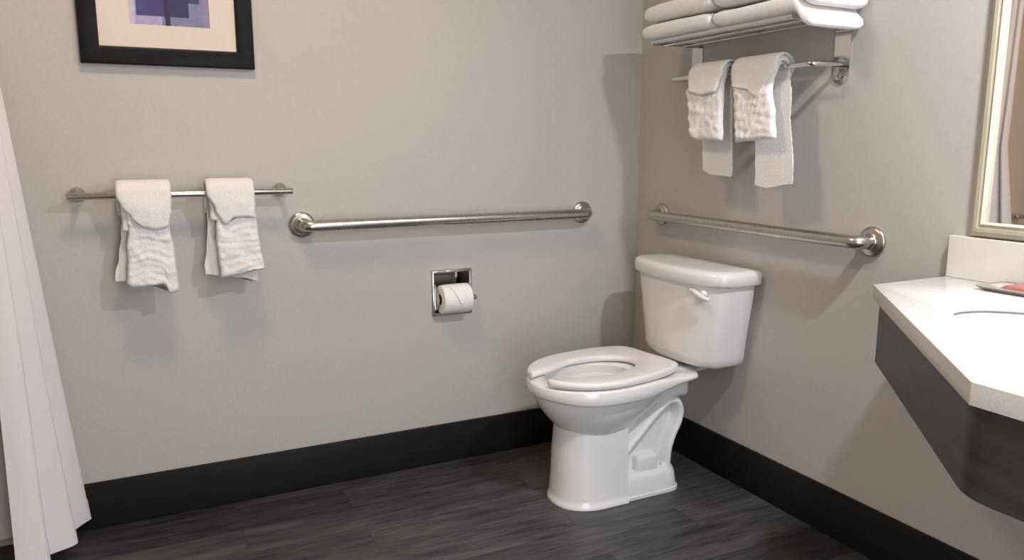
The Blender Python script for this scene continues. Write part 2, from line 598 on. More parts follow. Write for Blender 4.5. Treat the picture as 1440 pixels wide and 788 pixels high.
def grab_bar(label, wall, a0, a1, z, off=.058, r=.0185):
    t = thing('grab_bar', label, 'grab bar', wall_pt(wall, a0, 0, z), 'stainless grab bars around the toilet')
    bm = bmesh.new()
    pts = arc_corner([wall_pt(wall, a0, .002, z), wall_pt(wall, a0, off, z), wall_pt(wall, a1, off, z), wall_pt(wall, a1, .002, z)], .040, 10)
    tube(bm, pts, r, 24)
    obj('bar', bm, M['steel'], t, angle=60)
    for a in (a0, a1):
        bm = bmesh.new()
        lathe(bm, [(.0415, 0), (.0415, .004), (.039, .008), (.032, .0105), (.024, .012), (.020, .015), (.0186, .019)], wall_pt(wall, a, 0, z), wall_dir(wall), 40)
        obj('flange', bm, M['steel'], t, angle=40)
    return t
grab_bar('long brushed steel grab bar above the toilet paper holder', 'back', -1.309, -.257, .895)
grab_bar('brushed steel grab bar on the right wall above the toilet tank', 'right', -.160, -1.090, .889)

tb = thing('towel_bar', 'thin brushed steel towel bar holding two white hand towels below the picture', 'towel bar', (-1.935, 0, 1.008))
BAR_D, BAR_Z, BAR_R = .062, 1.007, .0098
bm = bmesh.new()
tube(bm, [(-1.957, -BAR_D, BAR_Z), (-1.955, -BAR_D, BAR_Z), (-1.346, -BAR_D, BAR_Z), (-1.344, -BAR_D, BAR_Z)], [BAR_R * .85, BAR_R, BAR_R, BAR_R * .85], 20)
obj('bar', bm, M['steel'], tb, angle=50)
for x in (-1.932, -1.373):
    bm = bmesh.new()
    lathe(bm, [(.0215, 0), (.0215, .004), (.019, .010), (.012, .014), (.009, .020), (.008, BAR_D - .004)], (x, 0, 1.009), (0, -1, 0), 28)
    obj('post', bm, M['steel'], tb, angle=40)

# ------------------------------------------------------------------ draped towels
def drape(name, parent, wall, d0, z0, r, front, back, edge_a, edge_b, th=.010, hem=None, ribs=.0, wrinkle=.003, seed=0,
          flare_f=.012, flare_b=.0, hem_b=None, nu=36, puff=0.0, rib_p=.021, m='terry'):
    """cloth folded over a bar. front/back: lengths below the bar axis.
    edge_a/edge_b: tables (signed distance along the cloth: - front hem .. + back hem) -> position along the wall"""
    bm = bmesh.new()
    ri = r + .0006
    arc = PI * ri
    S = []
    nfr = max(6, int(front / .005))
    nbk = max(6, int(back / .006)) if back > 0 else 0
    for k in range(nfr):
        S.append(-front + front * k / nfr)
    na = 12
    total_b = back
    arcs = [arc * k / na for k in range(na + 1)]
    S2 = [('f', s) for s in S] + [('a', a) for a in arcs] + [('b', back * (k + 1) / nbk) for k in range(nbk)] if nbk else [('f', s) for s in S] + [('a', a) for a in arcs]
    rings = []
    for kind, s in S2:
        if kind == 'f':
            q = s
            f = -s / front
            d = d0 + ri + flare_f * f ** 1.3; z = z0 + s
            nd, nz = 1, 0
        elif kind == 'a':
            q = 0
            a = s / ri
            nd, nz = math.cos(a), math.sin(a)
            d = d0 + ri * nd; z = z0 + ri * nz
        else:
            q = s
            f = s / back
            d = d0 - ri - flare_b * f; z = z0 - s
            nd, nz = -1, 0
        wa, wb = pws(edge_a, q), pws(edge_b, q)
        lo, up = [], []
        for k in range(nu + 1):
            u = k / nu
            w = lerp(wa, wb, u)
            # thickness profile, rounded at the edges
            t = th * max(.02, 1 - abs(2 * u - 1) ** 14) ** .5
            endf = 1.0
            if kind == 'f':
                endf = min(1, (front + s) / (th * .5) + .25)
            if kind == 'b':
                endf = min(1, (back - s) / (th * .5) + .25)
            t *= endf
            amp = wrinkle if kind != 'a' else wrinkle * .25
            rmp = 0
            if kind == 'f':
                rmp = min(1, -s / .03)
            elif kind == 'b':
                rmp = min(1, s / .03)
            nz1 = noise.noise(Vector((w * 22 + seed, z * 26, seed * 1.7 + (5 if kind == 'b' else 0))))
            nz2 = noise.noise(Vector((w * 60 + seed, z * 70, seed * 2.3)))
            dis = amp * rmp * (nz1 * 1.4 + nz2 * .6)
            if ribs and kind != 'a':
                ph = z / rib_p * 2 * PI + 4.5 * noise.noise(Vector((w * 20, z * 16, seed + 3))) + 1.2 * math.sin(w * 40)
                dis += ribs * rmp * (math.sin(ph) * .7 + 1.1 * noise.noise(Vector((w * 70, z * 90, seed))))
            if puff and kind == 'f':
                dis += puff * math.sin(PI * min(1, -s / front)) * (1 - (2 * u - 1) ** 2)
            dz = 0
            if hem and kind == 'f':
                dz = pws(hem, u) * (-s / front) ** 2
            if hem_b and kind == 'b':
                dz = pws(hem_b, u) * (s / back) ** 2
            shift = .004 * rmp * noise.noise(Vector((0, z * 25, seed + (u > .5) * 9))) * (1 if u in (0, 1) else .6)
            dis0 = dis * .6 if dis < 0 else dis
            p_out = wall_pt(wall, w + shift, d + nd * (t + max(dis0, -t * .5)), z + nz * t + dz)
            p_in = wall_pt(wall, w + shift, d, z + dz)
            up.append(p_out)
            lo.append(p_in)
        rings.append(up + list(reversed(lo)))
    loft(bm, rings)
    return obj(name, bm, M[m], parent, angle=70)

G1 = 'white hand towels hung from the bars'
# --- left towel under the picture
t = thing('hand_towel', 'white hand towel on the thin bar, nearer the shower curtain, with a low drooping corner', 'towel', (-1.762, -BAR_D, BAR_Z), G1)
drape('back_layer', t, 'back', BAR_D, BAR_Z, BAR_R, .10, .245, [(-.1, -1.825), (0, -1.825), (.10, -1.828), (.245, -1.853)], [(0, -1.70), (.245, -1.725)],
      th=.010, ribs=.001, wrinkle=.003, seed=3, flare_b=-.012)
drape('front_layer', t, 'back', BAR_D, BAR_Z, BAR_R + .0105, .262, .08, [(-.262, -1.824), (-.18, -1.818), (-.09, -1.812), (0, -1.822), (.1, -1.822)],
      [(-.262, -1.690), (-.16, -1.694), (-.08, -1.702), (0, -1.700), (.1, -1.700)], th=.014, ribs=.0020, wrinkle=.0055, seed=11, flare_f=.018,
      hem=[(0, .012), (.12, .002), (.68, .006), (.74, .000), (.80, -.022), (1, -.018)])
drape('top_fold', t, 'back', BAR_D, BAR_Z, BAR_R + .0255, .092, .06, [(-.092, -1.790), (-.07, -1.802), (-.03, -1.822), (0, -1.834), (.06, -1.834)],
      [(-.092, -1.704), (-.04, -1.694), (0, -1.692), (.06, -1.692)], th=.008, wrinkle=.0015, seed=21, flare_f=.010, puff=.008,
      hem=[(0, .018), (.25, .002), (.6, -.006), (.85, -.001), (1, .004)])
# --- right towel of the thin bar
t = thing('hand_towel', 'white hand towel with a slanted top fold beside the long grab bar', 'towel', (-1.53, -BAR_D, BAR_Z), G1)
drape('back_layer', t, 'back', BAR_D, BAR_Z, BAR_R, .08, .262, [(0, -1.590), (.08, -1.596), (.262, -1.612)], [(0, -1.465), (.26, -1.462)],
      th=.010, ribs=.0012, wrinkle=.003, seed=33, flare_b=-.010, hem_b=[(0, .020), (.4, .010), (.75, .0), (.85, -.012), (1, -.010)])
drape('front_layer', t, 'back', BAR_D, BAR_Z, BAR_R + .0105, .245, .08, [(-.245, -1.574), (-.12, -1.578), (-.05, -1.572), (0, -1.570), (.08, -1.570)],
      [(-.245, -1.446), (-.12, -1.458), (0, -1.467), (.08, -1.467)], th=.014, ribs=.0018, wrinkle=.005, seed=41, flare_f=.016,
      hem=[(0, -.004), (.3, -.001), (.8, .012), (1, .014)])
drape('top_fold', t, 'back', BAR_D, BAR_Z, BAR_R + .0255, .078, .06, [(-.078, -1.560), (-.04, -1.578), (0, -1.598), (.06, -1.600)],
      [(-.078, -1.466), (0, -1.463), (.06, -1.463)], th=.008, wrinkle=.0022, seed=52, flare_f=.006, puff=.003,
      hem=[(0, -.010), (.15, -.012), (.35, .006), (.7, .008), (1, .003)])

# ------------------------------------------------------------------ towel shelf on the right wall
SY0, SY1, SZ = -.345, -.955, 1.483
sh = thing('towel_shelf', 'chrome wall mounted towel rack with wire shelf and lower bar', 'towel rack', (0, -.65, 1.40))
RAIL_D, RAIL_Z, RAIL_R = .122, 1.366, .0075
for y in (SY0, SY1):
    bm = bmesh.new()
    # strap flat on the wall with a rounded lower end
    yc = y + (.013 if y == SY0 else .009)
    out = [(yc - .027, 1.487), (yc + .027, 1.487)] + [(yc + .027 * math.cos(PI * k / 14), 1.342 - .027 * math.sin(PI * k / 14)) for k in range(15)]
    b2 = bmesh.new()
    loft(b2, [[(-.0002, w, z) for w, z in out], [(-.0042, w, z) for w, z in out]])
    bevel_all(b2, .001, 2)
    merge(bm, b2)
    # flat side arm carrying the shelf to the front rail
    add_box(bm, (-.206, y - .003, SZ - .009), (-.001, y + .003, SZ + .004), .001, 1)
    obj('bracket', bm, M['chrome'], sh, angle=35)
    bm = bmesh.new()
    lathe(bm, [(.009, 0), (.009, .003), (.005, .005)], (-.004, yc, 1.338), (-1, 0, 0), 16)
    obj('screw', bm, M['chrome'], sh)
for i, d in enumerate((.205, .184, .120, .108, .045)):
    bm = bmesh.new()
    r = .0062 if i == 0 else .0042
    tube(bm, [(-d, SY0 + .002, SZ), (-d, SY1 - .002, SZ)], r, 14)
    obj('rail' if i == 0 else 'rod', bm, M['chrome'], sh)
bm = bmesh.new()
pts = arc_corner([(-.003, SY0, RAIL_Z), (-RAIL_D, SY0, RAIL_Z), (-RAIL_D, SY1, RAIL_Z), (-.003, SY1, RAIL_Z)], .018, 6)
tube(bm, pts, RAIL_R, 18)
obj('hanging_bar', bm, M['chrome'], sh, angle=60)

# --- hand towels on the rack bar (front flap short, back flap long)
t = thing('hand_towel', 'white hand towel on the chrome rack bar, nearer the room corner', 'towel', (-RAIL_D, -.53, RAIL_Z), G1)
drape('long_layer', t, 'right', RAIL_D, RAIL_Z, RAIL_R, .04, .315, [(0, -.485), (.1, -.500), (.315, -.530)], [(0, -.630), (.1, -.645), (.315, -.665)],
      th=.010, ribs=.0012, wrinkle=.003, seed=61, flare_b=-.014, hem_b=[(0, .016), (.3, .004), (1, .0)])
drape('front_layer', t, 'right', RAIL_D, RAIL_Z, RAIL_R + .0105, .205, .03, [(-.205, -.512), (-.12, -.488), (-.045, -.462), (-.03, -.480), (0, -.480), (.03, -.480)],
      [(-.205, -.658), (-.1, -.642), (-.03, -.634), (0, -.636), (.03, -.636)], th=.016, ribs=.0016, wrinkle=.0045, seed=66, flare_f=.022, rib_p=.04,
      hem=[(0, .010), (.3, .002), (1, .0)])
drape('top_fold', t, 'right', RAIL_D, RAIL_Z, RAIL_R + .0265, .062, .03, [(-.062, -.492), (0, -.478), (.03, -.478)], [(-.062, -.624), (-.03, -.630), (0, -.640), (.03, -.630)],
      th=.006, wrinkle=.001, seed=69, flare_f=.010, puff=.002, hem=[(0, .01), (.5, -.002), (1, .004)])
t = thing('hand_towel', 'white hand towel on the chrome rack bar, further from the corner, lit brightest', 'towel', (-RAIL_D, -.76, RAIL_Z), G1)
drape('long_layer', t, 'right', RAIL_D, RAIL_Z, RAIL_R, .04, .332, [(0, -.730), (.1, -.745), (.332, -.768)], [(-.04, -.835), (-.004, -.840), (.02, -.868), (.1, -.880), (.332, -.914)],
      th=.010, ribs=.0014, wrinkle=.003, seed=71, flare_b=-.014, hem_b=[(0, -.004), (.3, -.010), (1, .006)])
drape('front_layer', t, 'right', RAIL_D, RAIL_Z, RAIL_R + .0105, .205, .03, [(-.205, -.724), (-.12, -.700), (-.045, -.684), (0, -.682), (.03, -.682)],
      [(-.205, -.880), (-.13, -.862), (-.06, -.836), (0, -.850), (.03, -.856)], th=.016, ribs=.0020, wrinkle=.004, seed=77, flare_f=.024, rib_p=.028,
      hem=[(0, -.006), (.2, -.002), (1, .004)])
drape('top_fold', t, 'right', RAIL_D, RAIL_Z, RAIL_R + .0265, .078, .03, [(-.078, -.690), (0, -.676), (.03, -.676)], [(-.078, -.812), (-.045, -.822), (0, -.858), (.03, -.842)],
      th=.006, wrinkle=.001, seed=79, flare_f=.006, puff=.001, hem=[(0, .03), (.5, .02), (.8, -.004), (1, -.004)])

# --- folded bath towels stacked on the shelf
def folded_towel(label, lo, hi, seed, group='folded bath towels on the chrome shelf'):
    """thick folded towel: rounded slab with soft creases, folded edge in front"""
    c = [(a + b) / 2 for a, b in zip(lo, hi)]
    h = [(b - a) / 2 for a, b in zip(lo, hi)]
    def slab(z0, z1, inset, sd):
        bm = bmesh.new()
        nl, nr = 44, 40
        hz = (z1 - z0) / 2
        zc = (z0 + z1) / 2
        rings = []
        for i in range(nl + 1):
            a = -PI / 2 + PI * i / nl
            # superellipsoid: y runs along the shelf
            sy = math.copysign(abs(math.sin(a)) ** .22, math.sin(a))
            k = abs(math.cos(a)) ** .22 if abs(math.cos(a)) > 1e-9 else 0
            kz = abs(math.cos(a)) ** .42 if abs(math.cos(a)) > 1e-9 else 0
            ring = []
            for j in range(nr):
                b = 2 * PI * j / nr
                px = math.copysign(abs(math.cos(b)) ** .28, math.cos(b)) * (h[0] - inset)
                pz = math.copysign(abs(math.sin(b)) ** .75, math.sin(b)) * hz
                p = Vector((c[0] + px * lerp(1, k, .25), c[1] + sy * (h[1] - inset), zc + pz * lerp(kz, 1, .05)))
                nv = noise.noise(Vector((p.x * 14, p.y * 9, p.z * 14 + sd)))
                n2 = noise.noise(Vector((p.x * 40, p.y * 30, p.z * 40 + sd)))
                up = 1 if pz > 0 else .25
                p.z += (nv * .005 + n2 * .0015) * up
                p.x -= max(0, nv) * .004 if px < 0 else 0
                p.y += nv * .010 * abs(sy) ** 3
                if p.y < -.962:
                    f = min(1, (-.962 - p.y) / .05)
                    p.z -= .044 * f * f * (3 - 2 * f)
                p.x = min(p.x, -.003)
                ring.append(p)
            rings.append(ring)
        loft(bm, rings)
        return bm
    o = obj('bath_towel', slab(lo[2] + .0005, hi[2], 0, seed), M['terry'], None, angle=80)
    o['label'] = label
    o['category'] = 'towel'
    o['group'] = group
    return o
B0 = SZ + .0065
folded_towel('folded white bath towel at the bottom of the stack nearer the room corner', (-.224, -.640, B0), (-.006, -.306, 1.540), 1)
folded_towel('folded white bath towel on top of the stack nearer the room corner', (-.222, -.636, 1.545), (-.006, -.308, 1.603), 2)
folded_towel('folded white bath towel at the bottom of the stack nearer the mirror', (-.222, -1.022, B0), (-.006, -.652, 1.537), 3)
folded_towel('folded white bath towel on top of the stack nearer the mirror', (-.222, -1.026, 1.543), (-.006, -.648, 1.605), 4)

# ------------------------------------------------------------------ toilet paper holder and roll
hx = (HX0 + HX1) / 2
hz = (HZ0 + HZ1) / 2
ph = thing('toilet_paper_holder', 'recessed square chrome toilet paper holder in the back wall', 'toilet paper holder', (hx, 0, hz))
def ring_frame(bm, x0, x1, z0, z1, prof, yb=0.0):
    """mitred frame; prof: (inset from outer edge, distance out of the wall)"""
    rings = []
    for ins, d in prof:
        rings.append([(x0 + ins, yb - d, z0 + ins), (x1 - ins, yb - d, z0 + ins), (x1 - ins, yb - d, z1 - ins), (x0 + ins, yb - d, z1 - ins)])
    rows = [[bm.verts.new(p) for p in r] for r in rings]
    k = len(rows)
    for a, b in zip(rows, rows[1:]):
        for i in range(4):
            j = (i + 1) % 4
            bm.faces.new((a[i], a[j], b[j], b[i]))
bm = bmesh.new()
ring_frame(bm, HX0 - .004, HX1 + .004, HZ0 - .005, HZ1 + .005, [(0, 0), (0, .002), (.002, .0055), (.005, .0085), (.009, .009), (.0115, .007), (.0125, .004), (.0125, -.004)])
obj('frame', bm, M['chrome'], ph, angle=50)
bm = bmesh.new()
x0, x1, z0, z1 = HX0 + .002, HX1 - .002, HZ0 + .002, HZ1 - .002
rings = [[(x0, -.001, z0), (x1, -.001, z0), (x1, -.001, z1), (x0, -.001, z1)],
         [(x0 + .004, .040, z0 + .004), (x1 - .004, .040, z0 + .004), (x1 - .004, .040, z1 - .004), (x0 + .004, .040, z1 - .004)],
         [(x0 + .012, .058, z0 + .016), (x1 - .012, .058, z0 + .016), (x1 - .012, .058, z1 - .016), (x0 + .012, .058, z1 - .016)]]
loft(bm, rings, True, False, True)
obj('recess', bm, M['dark_chrome'], ph, angle=25)
RX0, RX1, RY, RZ, RR = -.850, -.742, -.030, .613, .050
for x in (HX0 + .0095, HX1 - .0095):
    bm = bmesh.new()
    s = [(-.005, RZ + .045), (.006, RZ + .045)]
    side = [(.010, RZ + .050), (-.006, RZ + .050), (-.030, RZ + .022), (-.040, RZ + .008), (-.040, RZ - .008), (-.030, RZ - .022), (-.006, RZ - .045), (.010, RZ - .045)]
    b2 = bmesh.new()
    loft(b2, [[(x - .0025, y, z) for y, z in side], [(x + .0025, y, z) for y, z in side]])
    bevel_all(b2, .001, 2)
    merge(bm, b2)
    obj('arm', bm, M['chrome'], ph, angle=35)
bm = bmesh.new()
tube(bm, [(HX0 + .008, RY, RZ), (HX1 - .008, RY, RZ)], .0075, 16)
lathe(bm, [(.010, 0), (.010, .013), (.006, .018)], (HX1 - .008, RY, RZ), (1, 0, 0), 16)
obj('roller', bm, M['chrome'], ph)

tr = thing('toilet_paper_roll', 'white toilet paper roll with its end folded to a point in the chrome holder', 'toilet paper', (hx, RY, RZ))
bm = bmesh.new()
prof_o = [(.019, 0), (.046, 0), (.0495, .0015), (RR, .004)] + [(RR, .004 + (RX1 - RX0 - .008) * k / 8) for k in range(1, 9)] + [(.0495, RX1 - RX0 - .0015), (.046, RX1 - RX0), (.019, RX1 - RX0)]
seg = 48
rings = [[(RX0 + h, RY + r * math.cos(2 * PI * k / seg), RZ + r * math.sin(2 * PI * k / seg)) for k in range(seg)] for r, h in prof_o + [(.019, 0)]]
loft(bm, rings, True, False, False)
obj('paper', bm, M['paper'], tr, angle=35)
bm = bmesh.new()
rings = [[(x, RY + r * math.cos(2 * PI * k / 24), RZ + r * math.sin(2 * PI * k / 24)) for k in range(24)] for x, r in ((RX0 + .001, .0190), (RX1 - .001, .0190), (RX1 - .001, .0176), (RX0 + .001, .0176), (RX0 + .001, .0190))]
loft(bm, rings, True, False, False)
obj('core', bm, M['core'], tr)
bm = bmesh.new()
rings = []
for i in range(15):                      # pointed end: wide over the top, tip on the front
    f = i / 14
    a = lerp(R(80), R(188), f)           # 90 = top, 180 = front (towards the room)
    wl = lerp(RX0 + .012, lerp(RX0, RX1, .52), f)
    wr = lerp(RX1 - .002, lerp(RX0, RX1, .60), f)
    row = []
    for rad in (RR + .0004 + .0045 * f * f, RR + .0020 + .0045 * f * f):
        seq = [lerp(wl, wr, k / 8) for k in range(9)]
        if rad > RR + .0010 + .0045 * f * f:
            seq = list(reversed(seq))
        row += [(x, RY + rad * math.cos(a), RZ + rad * math.sin(a)) for x in seq]
    rings.append(row)
loft(bm, rings)
obj('folded_end', bm, M['paper'], tr, angle=60)

# ------------------------------------------------------------------ framed picture
PX0, PX1, PZ0, PZ1 = -1.892, -1.430, 1.373, 1.970
pic = thing('framed_picture', 'abstract blue and lilac print in a black frame on the back wall', 'picture', ((PX0 + PX1) / 2, 0, PZ0))
bm = bmesh.new()
ring_frame(bm, PX0, PX1, PZ0, PZ1, [(0, 0), (0, .020), (.003, .024), (.012, .026), (.040, .022), (.046, .019), (.049, .012), (.049, .004)])
obj('frame', bm, M['frame_black'], pic, angle=25)
bm = bmesh.new()
add_box(bm, (PX0 + .046, -.009, PZ0 + .046), (PX1 - .046, -.003, PZ1 - .046))
obj('mat_board', bm, M['mat_board'], pic, smooth=False)
# printed blocks: each rectangle lies in the sheet with its own ink
inks = {'lilac': (.36, .33, .52), 'pale': (.50, .43, .56), 'slate': (.19, .20, .32), 'indigo': (.055, .045, .16), 'navy': (.035, .033, .095), 'blue': (.050, .055, .20), 'plum': (.27, .20, .33), 'dot': (.03, .022, .06)}
ink_names = list(inks)
ink_mats = [noise_mat('ink_' + k, tuple(c * .9 for c in v), tuple(c * 1.1 for c in v), 60, .7, bump=0) for k, v in inks.items()]
bm = bmesh.new()
QX0, QX1, QZ0, QZ1 = -1.762, -1.549, 1.486, 1.858
def ink(x0, x1, z0, z1, col, lay):
    y = -.0094 - lay * .00012
    vs = [bm.verts.new((QX0 + (QX1 - QX0) * x, y, QZ0 + (QZ1 - QZ0) * z)) for x, z in ((x0, z0), (x1, z0), (x1, z1), (x0, z1))]
    f = bm.faces.new(vs)
    f.material_index = ink_names.index(col)
ink(0, 1, 0, 1, 'lilac', 0)
ink(0, .07, 0, 1, 'pale', 1)
ink(.40, 1, 0, .16, 'slate', 1)
ink(.75, .97, .02, .36, 'slate', 2)
ink(.93, 1, 0, .7, 'plum', 3)
ink(.09, .74, .065, .92, 'indigo', 3)
ink(.10, .22, .09, .5, 'blue', 4)
ink(.43, .74, .072, .45, 'navy', 4)
ink(.50, .62, .25, .70, 'blue', 5)
ink(.70, .88, .175, .80, 'indigo', 3)
ink(.86, .95, .30, .66, 'indigo', 4)
ink(.44, .50, .0, .10, 'dot', 6)
ink(.43, .47, .05, .60, 'dot', 5)
ink(.15, .52, .55, .84, 'blue', 6)
ink(.60, .80, .62, .88, 'navy', 6)
me = bpy.data.meshes.new('print')
bmesh.ops.translate(bm, vec=-Vector(pic.location), verts=bm.verts)
bm.to_mesh(me)
bm.free()
for mm in ink_mats:
    me.materials.append(mm)
pr = bpy.data.objects.new('print', me)
COL.objects.link(pr)
pr.parent = pic

# ------------------------------------------------------------------ vanity
CT = .830
van = thing('vanity', 'floating vanity with white stone counter and dark wood skirt on the right wall', 'vanity', (0, -1.95, .65))
VE = -2.93
plan = [(-.0005, -1.318), (-.273, -1.318), (-.795, -1.897), (-.795, VE), (-.0005, VE)]
SCX, SCY, SAX, SAY = -.315, -1.81, .160, .250
bm = bmesh.new()
vs = [bm.verts.new((x, y, CT)) for x, y in plan]
es = [bm.edges.new((vs[i], vs[(i + 1) % len(vs)])) for i in range(len(vs))]
hn = 72
hv = [bm.verts.new((SCX + SAX * math.cos(2 * PI * k / hn), SCY + SAY * math.sin(2 * PI * k / hn), CT)) for k in range(hn)]
es += [bm.edges.new((hv[i], hv[(i + 1) % hn])) for i in range(hn)]
bmesh.ops.triangle_fill(bm, use_beauty=True, use_dissolve=False, edges=es)
fs = list(bm.faces)
ex = bmesh.ops.extrude_face_region(bm, geom=fs)
bmesh.ops.translate(bm, vec=(0, 0, -.034), verts=[g for g in ex['geom'] if isinstance(g, bmesh.types.BMVert)])
bmesh.ops.recalc_face_normals(bm, faces=bm.faces)
bevel_all(bm, .0025, 2, 40)
counter = obj('countertop', bm, M['quartz'], van, angle=30)
bm = bmesh.new()
add_box(bm, (-.020, VE, CT), (-.0005, -1.320, .932), .0015, 1)
obj('backsplash', bm, M['splash'], van, angle=35)
bm = bmesh.new()
def el(k_, z, dx=0):
    return [(SCX + dx + (SAX - k_) * math.cos(2 * PI * k / hn), SCY + (SAY - k_) * math.sin(2 * PI * k / hn), z) for k in range(hn)]
loft(bm, [el(.0008, CT - .018), el(.004, CT - .020), el(.008, CT - .035), el(.015, CT - .07), el(.035, CT - .105), el(.075, CT - .135), el(.11, CT - .148), el(.14, CT - .152),
          el(.14, CT - .160), el(.11, CT - .157), el(.06, CT - .143), el(.02, CT - .11), el(-.002, CT - .06), el(-.004, CT - .0345)], True, False, False)
basin = obj('sink_basin', bm, M['sink'], van, angle=50)
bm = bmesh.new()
loft(bm, [el(.0002, CT - .0145), el(.0022, CT - .015), el(.0022, CT - .0185), el(.0002, CT - .019)], True, False, False)  # dark ring stands in for the shadow gap between counter and basin
obj('gap_shade_line', bm, M['gap_shade'], basin)
# dark skirt following the counter's outline, with a rounded corner
bm = bmesh.new()
n_ = Vector((-.743, .669, 0))
base = [(-.001, -1.350), (-.287, -1.350), (-.772, -1.888), (-.772, VE)]
def off_path(pts, rad, seg):
    return arc_corner([(x, y, 0) for x, y in pts], rad, seg)
po = arc_corner([(x, y, 0) for x, y in base[:2]] + [(-.772, -1.890, 0), (-.772, VE, 0)], .001, 1)
po = [Vector((-.001, -1.350, 0))] + [Vector((-.287, -1.350, 0))] + arc_corner([(-.287, -1.350, 0), (-.772, -1.890, 0), (-.772, VE, 0)], .09, 10)[1:]
th = .018
inn = []
for i, p in enumerate(po):
    a = po[max(i - 1, 0)]
    b = po[min(i + 1, len(po) - 1)]
    if i == 1:
        d = ((po[1] - po[0]).normalized() + (po[2] - po[1]).normalized()).normalized()
    else:
        d = (b - a).normalized()
    nrm = Vector((d.y, -d.x, 0))
    if nrm.dot(Vector((-.2, -2.2, 0)) - p) < 0:
        nrm = -nrm
    inn.append(p + nrm * th)
z0, z1 = .652, CT - .0345
rings = []
for p, q in zip(po, inn):
    rings.append([(p.x, p.y, z0 + .002), (p.x, p.y, z1), (q.x, q.y, z1), (q.x, q.y, z0), (lerp(p.x, q.x, .15), lerp(p.y, q.y, .15), z0)])
loft(bm, rings)
obj('skirt_panel', bm, M['laminate'], van, angle=30)

# tray with packets
tray = thing('amenity_tray', 'silver tray on the white counter against the backsplash', 'tray', (-.075, -1.59, CT))
bm = bmesh.new()
def rr(x0, x1, y0, y1, z, r):
    pts = []
    for cx, cy, a0 in ((x1 - r, y1 - r, 0), (x0 + r, y1 - r, 90), (x0 + r, y0 + r, 180), (x1 - r, y0 + r, 270)):
        for k in range(6):
            a = R(a0 + 90 * k / 5)
            pts.append((cx + r * math.cos(a), cy + r * math.sin(a), z))
    return pts
tx0, tx1, ty0, ty1 = -.128, -.026, -1.72, -1.462
loft(bm, [rr(tx0 + .012, tx1 - .012, ty0 + .012, ty1 - .012, CT + .0004, .008), rr(tx0 + .008, tx1 - .008, ty0 + .008, ty1 - .008, CT + .003, .008), rr(tx0, tx1, ty0, ty1, CT + .0095, .006),
          rr(tx0, tx1, ty0, ty1, CT + .0115, .006), rr(tx0 + .004, tx1 - .004, ty0 + .004, ty1 - .004, CT + .0115, .006), rr(tx0 + .011, tx1 - .011, ty0 + .011, ty1 - .011, CT + .005, .006),
          rr(tx0 + .014, tx1 - .014, ty0 + .014, ty1 - .014, CT + .004, .006)])
obj('dish', bm, M['chrome'], tray, angle=30)
bm = bmesh.new()
add_box(bm, (-.108, -1.625, CT + .0045), (-.045, -1.515, CT + .017), .004, 3)
o = obj('soap_packet', bm, M['red_packet'], None, angle=40)
o['label'] = 'dull red packet lying on the silver tray'
o['category'] = 'packet'
bm = bmesh.new()
add_box(bm, (-.106, -1.508, CT + .0045), (-.052, -1.482, CT + .014), .004, 3)
o = obj('wrapped_soap', bm, M['clear_wrap'], None, angle=40)
o['label'] = 'pale glossy wrapped soap at the end of the tray by the red packet'
o['category'] = 'soap'

# ------------------------------------------------------------------ mirror
mir = thing('wall_mirror', 'mirror in a stepped cream frame above the vanity backsplash', 'mirror', (0, -2.0, .936))
MY0, MY1, MZ0, MZ1 = -2.62, -1.366, .936, 1.86
def ring_frame_r(bm, ya, yb, za, zb, prof):
    rows = []
    for ins, d in prof:
        rows.append([bm.verts.new(p) for p in ((-d, ya + ins, za + ins), (-d, yb - ins, za + ins), (-d, yb - ins, zb - ins), (-d, ya + ins, zb - ins))])
    for a, b in zip(rows, rows[1:]):
        for i in range(4):
            j = (i + 1) % 4
            bm.faces.new((a[i], a[j], b[j], b[i]))
bm = bmesh.new()
ring_frame_r(bm, MY0, MY1, MZ0, MZ1, [(0, .0005), (0, .012), (.004, .016), (.009, .017), (.011, .021), (.020, .022), (.022, .019), (.026, .019)])
obj('frame', bm, M['mirror_frame'], mir, angle=25)
bm = bmesh.new()
ring_frame_r(bm, MY0, MY1, MZ0, MZ1, [(.026, .018), (.027, .021), (.0295, .0225), (.032, .021), (.0335, .016), (.034, .006)])
obj('inner_bead', bm, M['mirror_bead'], mir, angle=50)
bm = bmesh.new()
add_box(bm, (-.008, MY0 + .034, MZ0 + .034), (-.002, MY1 - .034, MZ1 - .034))
obj('mirror_glass', bm, M['mirror'], mir, smooth=False)

# ------------------------------------------------------------------ shower curtain
CX, CTOP = -2.165, 1.955
bot = [(-2.33, -.045), (-2.26, -.035), (-2.20, -.060), (-2.14, -.045), (-2.06, -.022), (-1.985, -.020), (-1.972, -.042), (-2.010, -.085), (-2.058, -.118), (-2.050, -.146),
       (-2.014, -.160), (-2.008, -.182), (-2.050, -.212), (-2.098, -.232), (-2.088, -.256), (-2.064, -.268), (-2.066, -.288), (-2.10, -.302), (-2.14, -.305)]
base_pts = spline(bot, 7)
def curtain_pt(p, z, k_off=0.0, nrm=(0, 0)):
    k = 1 - .47 * z
    ky = max(.34, 1 - .58 * z)
    x = CX + (p[0] - CX) * k
    y = -.022 + (p[1] + .022) * ky
    wob = .006 * noise.noise(Vector((p[0] * 9, p[1] * 9, z * 1.6)))
    return (x + wob + nrm[0] * k_off, min(y + nrm[1] * k_off, -.016), z)
def norm2(pts, i):
    a, b = pts[max(i - 1, 0)], pts[min(i + 1, len(pts) - 1)]
    d = (b[0] - a[0], b[1] - a[1])
    l_ = math.hypot(*d) or 1
    return (-d[1] / l_, d[0] / l_)
cur = thing('shower_curtain', 'white fabric shower curtain gathered by the back wall', 'shower curtain', (CX, -.10, .04))
